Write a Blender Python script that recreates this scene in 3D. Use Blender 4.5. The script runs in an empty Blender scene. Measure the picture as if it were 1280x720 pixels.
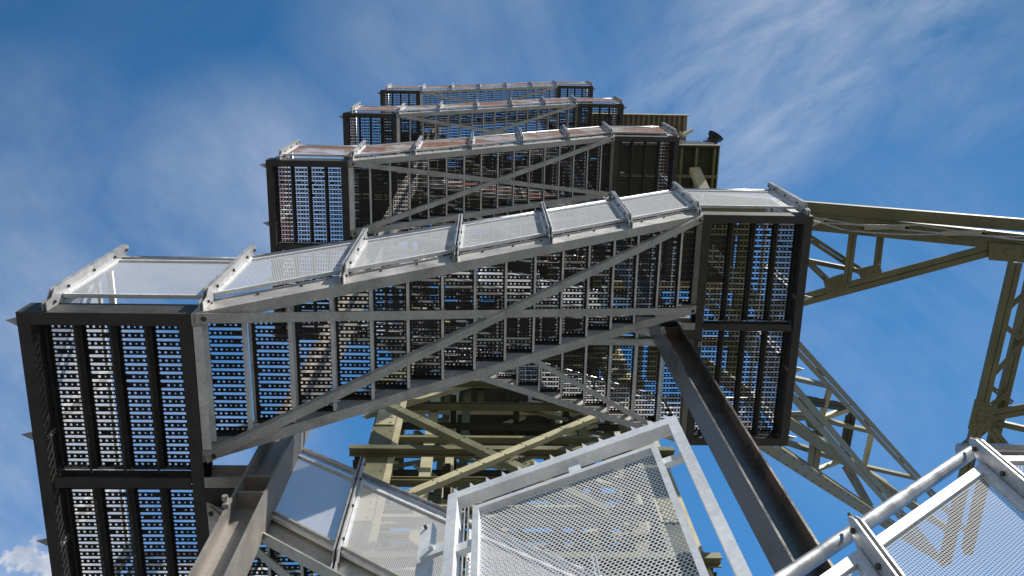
import bpy, math, random
import numpy as np
from mathutils import Vector, Matrix
random.seed(7)
C = bpy.context.scene.collection
SC = bpy.context.scene

# ------------------------------------------------------------------ camera
PITCH, ROLL, YAW, FPX = 1.2882993, -0.0894265, 0.1053792, 1140.05
FW = Vector((math.sin(YAW)*math.cos(PITCH), math.cos(YAW)*math.cos(PITCH), math.sin(PITCH)))
R0 = Vector((math.cos(YAW), -math.sin(YAW), 0)); U0 = R0.cross(FW)
RT = R0*math.cos(ROLL) + U0*math.sin(ROLL)
UP = -R0*math.sin(ROLL) + U0*math.cos(ROLL)
cd = bpy.data.cameras.new('camera'); cam = bpy.data.objects.new('camera', cd); C.objects.link(cam)
cd.sensor_width = 36; cd.lens = FPX/1280*36; cd.clip_end = 6000; cd.clip_start = 0.02
M = Matrix.Identity(4)
for i in range(3):
    M[i][0] = RT[i]; M[i][1] = UP[i]; M[i][2] = -FW[i]
cam.matrix_world = M
SC.camera = cam
def ray(px, py): return RT*((px-640)/FPX) + UP*((360-py)/FPX) + FW
def onY(px, py, y): d = ray(px, py); return d*(y/d.y)
def onZ(px, py, z): d = ray(px, py); return d*(z/d.z)

# ------------------------------------------------------------------ light
SUN = Vector((0.52, -0.49, 0.70)).normalized()
sl = bpy.data.lights.new('sun', 'SUN'); sl.energy = 5.0; sl.angle = math.radians(0.53); sl.color = (1.0, 0.95, 0.87)
so = bpy.data.objects.new('sun', sl); C.objects.link(so)
so.rotation_euler = SUN.to_track_quat('Z', 'Y').to_euler()
W = bpy.data.worlds.new('World'); SC.world = W; W.use_nodes = True
nt = W.node_tree; nt.nodes.clear()
def N(nt, t, **k):
    n = nt.nodes.new(t)
    for a, b in k.items(): setattr(n, a, b)
    return n
def setin(n, d):
    for k, v in d.items(): n.inputs[k].default_value = v
out = N(nt, 'ShaderNodeOutputWorld'); bg = N(nt, 'ShaderNodeBackground'); bg.inputs[1].default_value = 0.10
sky = N(nt, 'ShaderNodeTexSky', sky_type='NISHITA'); sky.sun_disc = False
sky.sun_elevation = math.asin(SUN.z); sky.sun_rotation = math.atan2(SUN.x, SUN.y)
sky.air_density = 1.0; sky.dust_density = 0.3; sky.ozone_density = 2.2; sky.altitude = 100
tc = N(nt, 'ShaderNodeTexCoord')
L = nt.links.new
def vdot(vec):
    n = N(nt, 'ShaderNodeVectorMath', operation='DOT_PRODUCT'); L(tc.outputs['Generated'], n.inputs[0]); n.inputs[1].default_value = vec; return n.outputs['Value']
def maprange(x, a, b, c=0., d=1., smooth=True):
    n = N(nt, 'ShaderNodeMapRange'); n.interpolation_type = 'SMOOTHSTEP' if smooth else 'LINEAR'
    L(x, n.inputs[0]); n.inputs[1].default_value = a; n.inputs[2].default_value = b; n.inputs[3].default_value = c; n.inputs[4].default_value = d; return n.outputs[0]
def math_(op, a, b):
    n = N(nt, 'ShaderNodeMath', operation=op)
    for i, q in enumerate((a, b)):
        if isinstance(q, (int, float)): n.inputs[i].default_value = q
        else: L(q, n.inputs[i])
    return n.outputs[0]
def noise(scale, detail, rough, stretch=None, dist=0.):
    src = tc.outputs['Generated']
    if stretch:
        mp = N(nt, 'ShaderNodeMapping'); mp.inputs['Rotation'].default_value = stretch[0]; mp.inputs['Scale'].default_value = stretch[1]
        L(src, mp.inputs['Vector']); src = mp.outputs[0]
    n = N(nt, 'ShaderNodeTexNoise'); L(src, n.inputs['Vector'])
    setin(n, {'Scale': scale, 'Detail': detail, 'Roughness': rough, 'Distortion': dist}); return n.outputs['Fac']
def near(px, py, r0, r1):
    d = ray(px, py).normalized()
    return maprange(vdot(d), math.cos(math.radians(r1)), math.cos(math.radians(r0)))
# cirrus: feathery wisps drawn out along one direction, thicker in a few places
def streaks(ang, ku, kw, scale, detail, rough, dist):
    d = Vector((math.cos(ang), math.sin(ang), 0)); e = Vector((-d.y, d.x, 0))
    cx = N(nt, 'ShaderNodeCombineXYZ'); L(math_('MULTIPLY', vdot(d), ku), cx.inputs[0]); L(math_('MULTIPLY', vdot(e), kw), cx.inputs[1]); L(vdot((0, 0, 1)), cx.inputs[2])
    n = N(nt, 'ShaderNodeTexNoise'); L(cx.outputs[0], n.inputs['Vector']); setin(n, {'Scale': scale, 'Detail': detail, 'Roughness': rough, 'Distortion': dist}); return n.outputs['Fac']
fine = maprange(streaks(-0.62, 1.0, 2.4, 4.5, 10, 0.66, 0.35), 0.36, 0.74, 0, 1, False)
broad = maprange(streaks(-0.62, 1.0, 1.7, 2.3, 5, 0.55, 0.2), 0.38, 0.66)
fineb = maprange(streaks(0.9, 1.0, 2.0, 3.2, 9, 0.62, 0.3), 0.38, 0.76, 0, 1, False)
zone_r = math_('MAXIMUM', near(900, 150, 0, 8), math_('MAXIMUM', near(980, 60, 0, 9), math_('MAXIMUM', math_('MULTIPLY', near(1090, -20, 0, 8), 0.8), math_('MULTIPLY', near(1190, 60, 0, 8), 0.4))))
zone_l = math_('MAXIMUM', math_('MULTIPLY', near(310, 300, 0, 12), 0.8), math_('MAXIMUM', math_('MULTIPLY', near(40, 230, 0, 9), 0.45), math_('MULTIPLY', near(110, 530, 3, 16), 0.95)))
zone_m = math_('MAXIMUM', math_('MULTIPLY', near(620, 20, 0, 14), 0.45), math_('MULTIPLY', near(1100, 400, 1, 13), 0.38))
cr = math_('MULTIPLY', zone_r, math_('ADD', math_('MULTIPLY', fine, 0.52), math_('MULTIPLY', broad, 0.12)))
cl = math_('MULTIPLY', math_('MAXIMUM', zone_l, zone_m), math_('ADD', math_('MULTIPLY', fineb, 0.55), math_('MULTIPLY', broad, 0.14)))
cir = math_('MINIMUM', math_('ADD', math_('MAXIMUM', cr, cl), math_('MULTIPLY', fine, 0.04)), 0.7)
# cumulus low beyond the left landing
cn = noise(24.0, 9, 0.5, None, 0.1)
cmask = near(15, 790, 1.5, 6.6)
cum = maprange(math_('ADD', math_('MULTIPLY', cn, 3.2), cmask), 2.15, 2.38)
cum = math_('MULTIPLY', math_('MINIMUM', cum, 0.85), maprange(cmask, 0.05, 0.3))
tint = N(nt, 'ShaderNodeVectorMath', operation='MULTIPLY'); L(sky.outputs[0], tint.inputs[0])
hi = maprange(vdot((0, 0, 1)), 0.12, 0.66)
tmx = N(nt, 'ShaderNodeMix', data_type='RGBA'); L(hi, tmx.inputs[0]); tmx.inputs[6].default_value = (0.95, 0.97, 1.0, 1); tmx.inputs[7].default_value = (0.40, 1.03, 1.30, 1)
L(tmx.outputs[2], tint.inputs[1])
grad = maprange(vdot((-0.08, 0.86, 0.5)), 0.30, 0.93, 0.70, 2.15, False)
glow = N(nt, 'ShaderNodeVectorMath', operation='SCALE'); L(tint.outputs[0], glow.inputs[0]); L(grad, glow.inputs['Scale'])
mx1 = N(nt, 'ShaderNodeMix', data_type='RGBA'); L(cir, mx1.inputs[0]); L(glow.outputs[0], mx1.inputs[6]); mx1.inputs[7].default_value = (6.6, 7.1, 8.2, 1)
mx2 = N(nt, 'ShaderNodeMix', data_type='RGBA'); L(cum, mx2.inputs[0]); L(mx1.outputs[2], mx2.inputs[6])
ccol = N(nt, 'ShaderNodeMix', data_type='RGBA'); L(maprange(noise(26.0, 6, 0.55, None, 0.2), 0.38, 0.62), ccol.inputs[0]); ccol.inputs[6].default_value = (4.4, 4.9, 6.0, 1); ccol.inputs[7].default_value = (7.8, 8.1, 8.8, 1)
L(ccol.outputs[2], mx2.inputs[7])
L(mx2.outputs[2], bg.inputs[0]); L(bg.outputs[0], out.inputs[0])
SC.view_settings.view_transform = 'Standard'; SC.view_settings.look = 'None'; SC.view_settings.exposure = 0.0; SC.view_settings.gamma = 1.0

# ------------------------------------------------------------------ materials
def mat(name, col, rough=0.5, metal=0.0, var=0.25, scale=6.0, streak=None, fleck=None, spangle=0.0, bump=0.0):
    m = bpy.data.materials.new(name); m.use_nodes = True; t = m.node_tree; b = t.nodes['Principled BSDF']; b.inputs['Specular IOR Level'].default_value = 0.25 if 'sheet' in name else 0.5
    l = t.links.new
    g = N(t, 'ShaderNodeNewGeometry')
    n1 = N(t, 'ShaderNodeTexNoise'); setin(n1, {'Scale': scale, 'Detail': 6, 'Roughness': 0.62}); l(g.outputs['Position'], n1.inputs['Vector'])
    r = N(t, 'ShaderNodeMapRange'); setin(r, {1: 0.3, 2: 0.7, 3: 1-var, 4: 1+var}); l(n1.outputs['Fac'], r.inputs[0])
    mul = N(t, 'ShaderNodeVectorMath', operation='SCALE'); mul.inputs[0].default_value = col; l(r.outputs[0], mul.inputs['Scale'])
    c = mul.outputs[0]
    if spangle:
        v = N(t, 'ShaderNodeTexVoronoi'); setin(v, {'Scale': 70.0}); l(g.outputs['Position'], v.inputs['Vector'])
        sr = N(t, 'ShaderNodeMapRange'); setin(sr, {1: 0.0, 2: 1.0, 3: 1-spangle, 4: 1+spangle}); l(v.outputs['Color'], sr.inputs[0])
        m2 = N(t, 'ShaderNodeVectorMath', operation='SCALE'); l(c, m2.inputs[0]); l(sr.outputs[0], m2.inputs['Scale']); c = m2.outputs[0]
    for (fc, lo, hi, amt, sc, st) in (fleck or []):
        mp = N(t, 'ShaderNodeMapping'); mp.inputs['Scale'].default_value = st; l(g.outputs['Position'], mp.inputs['Vector'])
        n2 = N(t, 'ShaderNodeTexNoise'); setin(n2, {'Scale': sc, 'Detail': 8, 'Roughness': 0.68, 'Distortion': 0.4}); l(mp.outputs[0], n2.inputs['Vector'])
        r2 = N(t, 'ShaderNodeMapRange'); setin(r2, {1: lo, 2: hi, 3: 0.0, 4: amt}); l(n2.outputs['Fac'], r2.inputs[0])
        mx = N(t, 'ShaderNodeMix', data_type='RGBA'); l(r2.outputs[0], mx.inputs[0]); l(c, mx.inputs[6]); mx.inputs[7].default_value = (*fc, 1); c = mx.outputs[2]
    l(c, b.inputs['Base Color'])
    rr = N(t, 'ShaderNodeMapRange'); setin(rr, {1: 0.3, 2: 0.7, 3: max(0.05, rough-0.12), 4: min(1, rough+0.12)}); l(n1.outputs['Fac'], rr.inputs[0]); l(rr.outputs[0], b.inputs['Roughness'])
    b.inputs['Metallic'].default_value = metal
    if bump:
        n3 = N(t, 'ShaderNodeTexNoise'); setin(n3, {'Scale': 60.0, 'Detail': 5}); l(g.outputs['Position'], n3.inputs['Vector'])
        bp = N(t, 'ShaderNodeBump'); setin(bp, {'Strength': bump, 'Distance': 0.004}); l(n3.outputs['Fac'], bp.inputs['Height']); l(bp.outputs[0], b.inputs['Normal'])
    return m
RUST = (0.17, 0.07, 0.035)
M_GALV = mat('galvanised_steel', (0.49, 0.465, 0.425), 0.5, 0.35, 0.22, 5, fleck=[((0.12, 0.10, 0.085), 0.55, 0.8, 0.6, 4, (1, 1, 0.5)), ((0.45, 0.44, 0.42), 0.6, 0.75, 0.4, 22, (3, 3, 0.6))], spangle=0.12, bump=0.15)
M_BRIGHT = mat('bright_galvanised_steel', (0.78, 0.78, 0.78), 0.5, 0.2, 0.10, 8, fleck=[((0.36, 0.36, 0.38), 0.55, 0.75, 0.5, 14, (1, 1, 0.4)), (RUST, 0.72, 0.8, 0.5, 9, (1, 1, 1))], spangle=0.10, bump=0.1)
M_GATE = mat('gate_galvanised_steel', (0.86, 0.86, 0.86), 0.55, 0.1, 0.10, 8, fleck=[((0.5, 0.5, 0.52), 0.55, 0.75, 0.5, 14, (1, 1, 0.4)), ((0.35, 0.14, 0.06), 0.70, 0.76, 0.7, 6, (1, 1, 1))], spangle=0.08, bump=0.1)
M_TUBE = mat('galvanised_tube', (0.45, 0.45, 0.45), 0.36, 0.7, 0.15, 10, fleck=[((0.2, 0.18, 0.16), 0.55, 0.75, 0.5, 12, (1, 1, 1))], bump=0.1)
M_POST = mat('galvanised_post_plate', (0.56, 0.56, 0.56), 0.42, 0.4, 0.2, 9, fleck=[((0.2, 0.2, 0.21), 0.55, 0.75, 0.5, 12, (1, 1, 1))], spangle=0.1)
M_SHEET = mat('perforated_aluminium_sheet', (0.56, 0.56, 0.57), 0.8, 0.0, 0.06, 3, fleck=[((0.40, 0.36, 0.33), 0.6, 0.85, 0.5, 3.5, (1, 1, 1)), (RUST, 0.66, 0.8, 0.5, 2.2, (1, 1, 0.7))])
M_GSHEET = mat('pale_gate_sheet', (0.88, 0.88, 0.88), 0.7, 0.0, 0.06, 3, fleck=[((0.45, 0.42, 0.40), 0.6, 0.85, 0.4, 5, (1, 1, 1))])
M_SHEETR = mat('rust_stained_perforated_sheet', (0.54, 0.52, 0.50), 0.8, 0.0, 0.1, 3, fleck=[((0.29, 0.10, 0.045), 0.42, 0.50, 0.92, 1.3, (1, 1, 1.6))])
M_TREAD = mat('shaded_weathered_grating_steel', (0.042, 0.040, 0.038), 0.6, 0.3, 0.3, 9, fleck=[((0.14, 0.12, 0.10), 0.6, 0.8, 0.5, 7, (1, 1, 1))])  # weathered steel made near black: underside shade put into the colour
M_EDGE = mat('sunlit_edge_steel', (0.80, 0.79, 0.76), 0.5, 0.1, 0.2, 9, spangle=0.1)  # pale tread flanges and left end beams: sunlight put into the colour
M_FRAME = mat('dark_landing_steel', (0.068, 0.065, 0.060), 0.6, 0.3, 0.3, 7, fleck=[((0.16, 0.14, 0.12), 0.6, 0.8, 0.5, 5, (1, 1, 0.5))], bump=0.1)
M_COL = mat('weathered_column_steel', (0.36, 0.33, 0.30), 0.5, 0.35, 0.18, 4, fleck=[((0.14, 0.11, 0.09), 0.5, 0.8, 0.6, 3, (1, 1, 0.25)), ((0.42, 0.40, 0.38), 0.62, 0.8, 0.5, 14, (2, 2, 0.5))], spangle=0.06, bump=0.15)
M_GREEN = mat('olive_painted_steel', (0.195, 0.185, 0.095), 0.5, 0.0, 0.22, 1.5, fleck=[((0.10, 0.085, 0.045), 0.52, 0.75, 0.6, 1.3, (1, 1, 0.4)), ((0.30, 0.29, 0.2), 0.6, 0.8, 0.5, 5, (1, 1, 1))], bump=0.2)
M_CREAM = mat('sunlit_cream_green_steel', (0.52, 0.47, 0.29), 0.55, 0.0, 0.15, 2, fleck=[((0.20, 0.15, 0.08), 0.55, 0.8, 0.6, 3, (1, 1, 0.5))])  # light copy of the olive paint, sunlit faces put into the colour
M_OLIVE = mat('yellow_olive_paint', (0.235, 0.20, 0.085), 0.5, 0.0, 0.22, 1.5, fleck=[((0.12, 0.095, 0.045), 0.52, 0.75, 0.6, 1.6, (1, 1, 0.4))], bump=0.2)
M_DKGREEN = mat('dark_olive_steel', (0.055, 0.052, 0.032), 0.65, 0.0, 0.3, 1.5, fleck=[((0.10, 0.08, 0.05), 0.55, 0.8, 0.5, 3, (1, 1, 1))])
M_COL2 = mat('shaded_weathered_column_steel', (0.17, 0.145, 0.125), 0.33, 0.6, 0.25, 4, fleck=[((0.09, 0.065, 0.05), 0.5, 0.8, 0.7, 3, (1, 1, 0.25)), ((0.30, 0.29, 0.28), 0.62, 0.8, 0.5, 14, (2, 2, 0.5))], bump=0.15)  # brown weathered column steel, darkened to stand in for its unlit side
M_MID = mat('shaded_galvanised_steel', (0.24, 0.225, 0.20), 0.5, 0.3, 0.25, 6, fleck=[((0.12, 0.10, 0.085), 0.55, 0.8, 0.6, 4, (1, 1, 0.5))], bump=0.1)  # darker galvanised copy, shadow on the right end beams put into the colour
M_BOLT = mat('bolt_steel', (0.10, 0.085, 0.075), 0.5, 0.6, 0.2, 30)
M_ROOF = mat('brown_corrugated_steel', (0.34, 0.29, 0.20), 0.6, 0.1, 0.2, 2, fleck=[((0.1, 0.08, 0.05), 0.55, 0.8, 0.5, 2, (1, 1, 1))])
M_BLACK = mat('black_lamp_housing', (0.03, 0.032, 0.036), 0.4, 0.2, 0.2, 9)
M_GLASS = mat('lamp_glass', (0.25, 0.27, 0.3), 0.1, 0.0, 0.1, 9)
M_GROUND = mat('grey_gravel', (0.17, 0.163, 0.15), 0.9, 0.0, 0.2, 0.4, fleck=[((0.05, 0.06, 0.03), 0.5, 0.7, 0.6, 0.15, (1, 1, 1))], bump=0.5)
M_CONC = mat('concrete', (0.16, 0.155, 0.145), 0.85, 0.0, 0.15, 2, bump=0.3)

# ------------------------------------------------------------------ mesh helpers
class MB:
    def __init__(s): s.v = []; s.f = []; s.mi = []; s.cur = 0
    def add(s, vs, fs):
        o = len(s.v); s.v += [tuple(v) for v in vs]; s.f += [tuple(i+o for i in f) for f in fs]; s.mi += [s.cur]*len(fs)
    def box(s, x0, x1, y0, y1, z0, z1):
        s.add([(x0,y0,z0),(x1,y0,z0),(x1,y1,z0),(x0,y1,z0),(x0,y0,z1),(x1,y0,z1),(x1,y1,z1),(x0,y1,z1)],
              [(0,3,2,1),(4,5,6,7),(0,1,5,4),(1,2,6,5),(2,3,7,6),(3,0,4,7)])
    def sweep(s, prof, p0, p1, a, b):
        """prism: closed profile (list of (u,v)) laid on axes a,b at p0 and at p1"""
        p0, p1, a, b = Vector(p0), Vector(p1), Vector(a), Vector(b); n = len(prof)
        vs = [p0+a*u+b*v for u, v in prof] + [p1+a*u+b*v for u, v in prof]
        fs = [(i, (i+1) % n, n+(i+1) % n, n+i) for i in range(n)] + [tuple(range(n))[::-1], tuple(range(n, 2*n))]
        s.add(vs, fs)
    def bar(s, p0, p1, w, h, side=None):
        p0, p1 = Vector(p0), Vector(p1); d = (p1-p0).normalized()
        sd = Vector(side) if side is not None else (Vector((0,0,1)) if abs(d.z) < 0.95 else Vector((0,1,0)))
        a = (sd - d*sd.dot(d)).normalized(); b = d.cross(a)
        s.sweep([(-w/2,-h/2),(w/2,-h/2),(w/2,h/2),(-w/2,h/2)], p0, p1, a, b)
    def tube(s, p0, p1, r, n=14):
        p0, p1 = Vector(p0), Vector(p1); d = (p1-p0).normalized(); q = Vector((0,0,1)) if abs(d.z) < 0.9 else Vector((0,1,0))
        a = (q-d*q.dot(d)).normalized(); b = d.cross(a)
        s.sweep([(r*math.cos(2*math.pi*i/n), r*math.sin(2*math.pi*i/n)) for i in range(n)], p0, p1, a, b)
    def angle(s, p0, p1, leg, t, a, b):
        s.sweep([(0,0),(leg,0),(leg,t),(t,t),(t,leg),(0,leg)], p0, p1, a, b)
    def mesh(s, name, mats, smooth=False, fix=True):
        me = bpy.data.meshes.new(name); me.from_pydata(s.v, [], s.f)
        for m in (mats if isinstance(mats, (list, tuple)) else [mats]): me.materials.append(m)
        if any(s.mi): me.polygons.foreach_set('material_index', s.mi)
        if fix:
            import bmesh
            bm = bmesh.new(); bm.from_mesh(me); bmesh.ops.recalc_face_normals(bm, faces=bm.faces); bm.to_mesh(me); bm.free()
        if smooth:
            me.polygons.foreach_set('use_smooth', [len(p.vertices) == 4 for p in me.polygons])
        me.update(); return me
def obj(name, me, parent=None, loc=(0,0,0)):
    o = bpy.data.objects.new(name, me); C.objects.link(o); o.location = loc
    if parent is not None: o.parent = parent
    return o
def thing(name, label, cat, loc=(0,0,0), group=None):
    o = bpy.data.objects.new(name, None); C.objects.link(o); o.location = loc; o.empty_display_size = 0.3
    o['label'] = label; o['category'] = cat
    if group: o['group'] = group
    return o
def cprof(h, fl, tw=0.008, tf=0.011):
    return [(0,0),(fl,0),(fl,tf),(tw,tf),(tw,h-tf),(fl,h-tf),(fl,h),(0,h)]
def iprof(h, w, tw, tf):   # u across the flanges, v along the height
    return [(-w/2,0),(w/2,0),(w/2,tf),(tw/2,tf),(tw/2,h-tf),(w/2,h-tf),(w/2,h),(-w/2,h),(-w/2,h-tf),(-tw/2,h-tf),(-tw/2,tf),(-w/2,tf)]

# ------------------------------------------------------------------ perforated planks (slots and dots are real openings)
def plank_mesh(name, W_, Lg, nd=7, sw=0.091, seed=1):
    rn = random.Random(seed)
    mb = MB(); t = 0.003; pitch = 0.047; n = max(1, int((Lg-0.012)/pitch)); y0 = (Lg-(n*pitch+0.02))/2
    def ring(x0, x1, ya, yb, cx, cy, hw, hh, slot=False):
        if slot:
            pts = []
            for sx in (1, -1):
                for k in range(4):
                    th = (-90+60*k) if sx == 1 else (90+60*k)
                    pts.append((cx+sx*(hw-hh)+hh*math.cos(math.radians(th)), cy+hh*math.sin(math.radians(th))))
            # pts: right cap bottom->top, left cap top->bottom
            cor = [(x1, ya), (x1, yb), (x0, yb), (x0, ya)]
            loop = pts
            f = [(0,1,4+2,4+1),(0,4+1,4+0),(1,4+3,4+2),(1,2,4+4,4+3),(2,4+5,4+4),(2,3,4+6,4+5),(3,4+7,4+6),(3,0,4+0,4+7)]
        else:
            pts = [(cx+hw*math.cos(math.radians(a)), cy+hh*math.sin(math.radians(a))) for a in (-67.5,-22.5,22.5,67.5,112.5,157.5,202.5,247.5)]
            cor = [(x1, ya), (x1, yb), (x0, yb), (x0, ya)]; loop = pts
            f = [(0,1,6,5),(0,5,4),(1,7,6),(1,2,8,7),(2,9,8),(2,3,10,9),(3,11,10),(3,0,4,11)]
        vs = [(x, y, 0) for x, y in cor+loop] + [(x, y, t) for x, y in cor+loop]
        fs = list(f) + [tuple(i+12 for i in q[::-1]) for q in f] + [(4+i, 4+(i+1) % 8, 16+(i+1) % 8, 16+i) for i in range(8)]
        mb.add(vs, fs)
    mg = max(0.0, W_/2-0.1)*0.9; mg = max(0.0, W_/2-(0.1 if nd == 7 else 0.080)) ; xs = np.linspace(-W_/2+mg, W_/2-mg, nd+1)
    big = (1,1,1,0,0,1,1) if nd == 7 else (1,1,0,1,1)
    def dots(ya, yb):
        if mg:
            mb.box(-W_/2, xs[0], ya, yb, 0, t); mb.box(xs[nd], W_/2, ya, yb, 0, t)
        for i in range(nd):
            if rn.random() < 0.035: mb.box(xs[i], xs[i+1], ya, yb, 0, t); continue
            cx = (xs[i]+xs[i+1])/2; r = 0.0078 if big[i] else 0.0052
            ring(xs[i], xs[i+1], ya, yb, cx, (ya+yb)/2, r, r*0.95)
    y = y0
    if y0 > 0: mb.box(-W_/2, W_/2, 0, y0, 0, t)
    dots(y, y+0.022); y += 0.022
    for k in range(n):
        ring(-W_/2, W_/2, y, y+0.025, 0, y+0.0125, min(W_/2-0.013, sw), 0.0080, True); y += 0.025
        if k < n-1: dots(y, y+0.022)
        else: dots(y, min(Lg, y+0.022))
        y += 0.022
    if Lg-y > 0.001: mb.box(-W_/2, W_/2, y, Lg, 0, t)
    mb.cur = 1
    for sx in (-1, 1):   # folded edge flanges
        x = sx*W_/2; mb.box(min(x, x+sx*0.003), max(x, x+sx*0.003), 0, Lg, -0.045, t)
        mb.box(min(x+sx*0.003, x-sx*0.012), max(x-sx*0.012, x+sx*0.003), 0, Lg, -0.048, -0.045)
    mb.cur = 0
    mb.box(-W_/2, W_/2, 0.000, 0.003, -0.05, -0.0005); mb.box(-W_/2, W_/2, Lg-0.003, Lg, -0.05, -0.0005)
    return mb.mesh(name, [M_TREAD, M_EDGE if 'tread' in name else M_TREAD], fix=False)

# ------------------------------------------------------------------ perforated sheet clipped to a parallelogram, in x-z, lattice along slope
def sheet_mesh(name, w, h, slope, m, pitch=0.0112, rad=0.0038, loff=0.0):
    th = math.atan(slope); ct, st = math.cos(th), math.sin(th)
    R_ = math.hypot(w, h+abs(slope)*w)+0.1
    nx = int(R_/pitch)+2; ny = int(R_/(pitch*0.866))+2
    I, J = np.meshgrid(np.arange(-nx, nx+1), np.arange(-ny, ny+1))
    a = (I+0.5*(J % 2))*pitch; b = J*pitch*0.866+loff
    x = w/2+a*ct-b*st; z = h/2+slope*w/2+a*st+b*ct
    mg = -0.006
    ok = (x > -mg*-1) & (x < w+mg) & (z-slope*x > -mg*-1) & (z-slope*x < h+mg)
    x = x[ok]; z = z[ok]; n = len(x)
    ang = np.radians(30+60*np.arange(6)); Ro = pitch/math.sqrt(3)
    ox = Ro*np.cos(ang); oz = Ro*np.sin(ang); ix = rad*np.cos(ang); iz = rad*np.sin(ang)
    def rt(u, v): return u*ct-v*st, u*st+v*ct
    ox, oz = rt(ox, oz); ix, iz = rt(ix, iz)
    X = np.concatenate([x[:, None]+ox, x[:, None]+ix], 1); Z = np.concatenate([z[:, None]+oz, z[:, None]+iz], 1)
    co = np.zeros((n*12, 3), np.float32); co[:, 0] = X.ravel(); co[:, 2] = Z.ravel()
    k = np.arange(6); q = np.stack([k, (k+1) % 6, 6+(k+1) % 6, 6+k], 1)
    F = (np.arange(n)[:, None, None]*12+q[None]).reshape(-1, 4)
    me = bpy.data.meshes.new(name); me.vertices.add(len(co)); me.vertices.foreach_set('co', co.ravel())
    me.loops.add(F.size); me.loops.foreach_set('vertex_index', F.ravel().astype(np.int32))
    me.polygons.add(len(F)); me.polygons.foreach_set('loop_start', np.arange(0, F.size, 4, dtype=np.int32))
    me.materials.append(m); me.update(calc_edges=True); return me

def frame_mesh(name, w, h, slope, bw=0.028, d=0.018, m=None):
    mb = MB(); y0, y1 = -d/2-0.004, d/2
    def quad(pts):   # prism in y of a polygon in x-z
        n = len(pts); mb.add([(x, y0, z) for x, z in pts]+[(x, y1, z) for x, z in pts], [tuple(range(n)), tuple(range(n, 2*n))[::-1]]+[(i, (i+1) % n, n+(i+1) % n, n+i)[::-1] for i in range(n)])
    S = lambda x, z: (x, z+slope*x)
    bz = bw*math.sqrt(1+slope*slope)
    quad([S(0,0), S(w,0), S(w-bw,bz), S(bw,bz)]); quad([S(0,h), S(bw,h-bz), S(w-bw,h-bz), S(w,h)])
    quad([S(0,0), S(bw,bz), S(bw,h-bz), S(0,h)]); quad([S(w,0), S(w,h), S(w-bw,h-bz), S(w-bw,bz)])
    return mb.mesh(name, m or M_BRIGHT)

# ------------------------------------------------------------------ stair tower dimensions
H, DR = 5.4, 2.7545
A0 = 4.466
XLO, XLI, XRI, XRO = -2.378, -1.500, 1.764, 2.662
YF, YM, YB = 1.447, 2.412, 3.493
RUN = XRI-XLI; NT = 16; GO = RUN/NT
FL = 0.066; SH = 0.18
SL_F = DR/RUN; SL_B = -(H-DR)/RUN

# ---- guard posts (double plates), one shared mesh
def post_mesh():
    mb = MB()
    prof = [(0.040,0.015),(-0.005,0.015),(-0.012,0.08),(-0.052,0.12),(-0.052,1.09),(-0.040,1.13),(-0.025,1.13),(0.018,1.05),(0.018,0.24),(0.040,0.20)]
    for x in (-0.0125, 0.0065):
        mb.sweep([(y, z) for y, z in prof], (x,0,0), (x+0.006,0,0), (0,1,0), (0,0,1))
    mb.cur = 1
    for z in (0.10, 0.27, 0.60, 0.90, 1.08):
        mb.tube((-0.022, -0.020 if z > .2 else 0.015, z), (0.022, -0.020 if z > .2 else 0.015, z), 0.009, 8)
    mb.tube((0.0, -0.032, 1.10), (0.0, -0.032, 1.155), 0.006, 6)
    return mb.mesh('guard_post', [M_POST, M_BOLT])
POST = post_mesh()
_pc = {}
def panel(parent, x, y, z, w, h, slope, m, bw):
    key = (round(w,3), round(h,3), round(slope,3), m.name, bw)
    if key not in _pc:
        _pc[key] = (frame_mesh('panel_frame', w, h, slope, bw), sheet_mesh('perforated_sheet', w-0.016, h-0.016, slope, m, rad=0.0047 if bw > 0.03 else 0.0038))
    f = obj('guard_panel', _pc[key][0], parent, (x, y, z))
    obj('perforated_sheet', _pc[key][1], f, (0.008, -0.002, 0.008+slope*0.008))
    return f
def handrail_seg(mb, p0, p1): mb.tube(p0, p1, 0.0235)
GO_ = 0.195   # panel bottom above the beam's underside
GH = 0.735
NP = 5
def guard_run(label, x0, x1, y, z0, z1, n, sheet, group, ends=(True, True), off=0.0, facing=1):
    """guard rail along x at depth y, from (x0,z0) to (x1,z1); posts stand outside (towards -y when facing=1)"""
    t = thing('guard_rail', label, 'railing', (x0, y, z0), group)
    dx = (x1-x0)/n; s = (z1-z0)/(x1-x0)
    for j in range(n+1):
        if (j == 0 and not ends[0]) or (j == n and not ends[1]): continue
        p = obj('guard_post', POST, t, (dx*j, 0, s*dx*j-off*0.2))
        if facing < 0: p.rotation_euler = (0, 0, math.pi)
    for j in range(n):
        panel(t, dx*j+0.016, 0.014*facing, s*(dx*j+0.016)+GO_+off, dx-0.032, GH, s, sheet, 0.034 if off else 0.018)
    mb = MB(); e = 0.02
    handrail_seg(mb, (-e, 0.028*facing, 1.03+off-s*e), (x1-x0+e, 0.028*facing, z1-z0+1.03+off+s*e))
    obj('handrail', mb.mesh('handrail', M_TUBE, smooth=True), t)
    return t

PX = [XLI+0.04+j*0.6365 for j in range(6)]
def flight_label(side, k, what): return what
ORD = {-1: 'lowest', 0: 'second lowest', 1: 'middle', 2: 'second highest', 3: 'topmost'}
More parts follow.
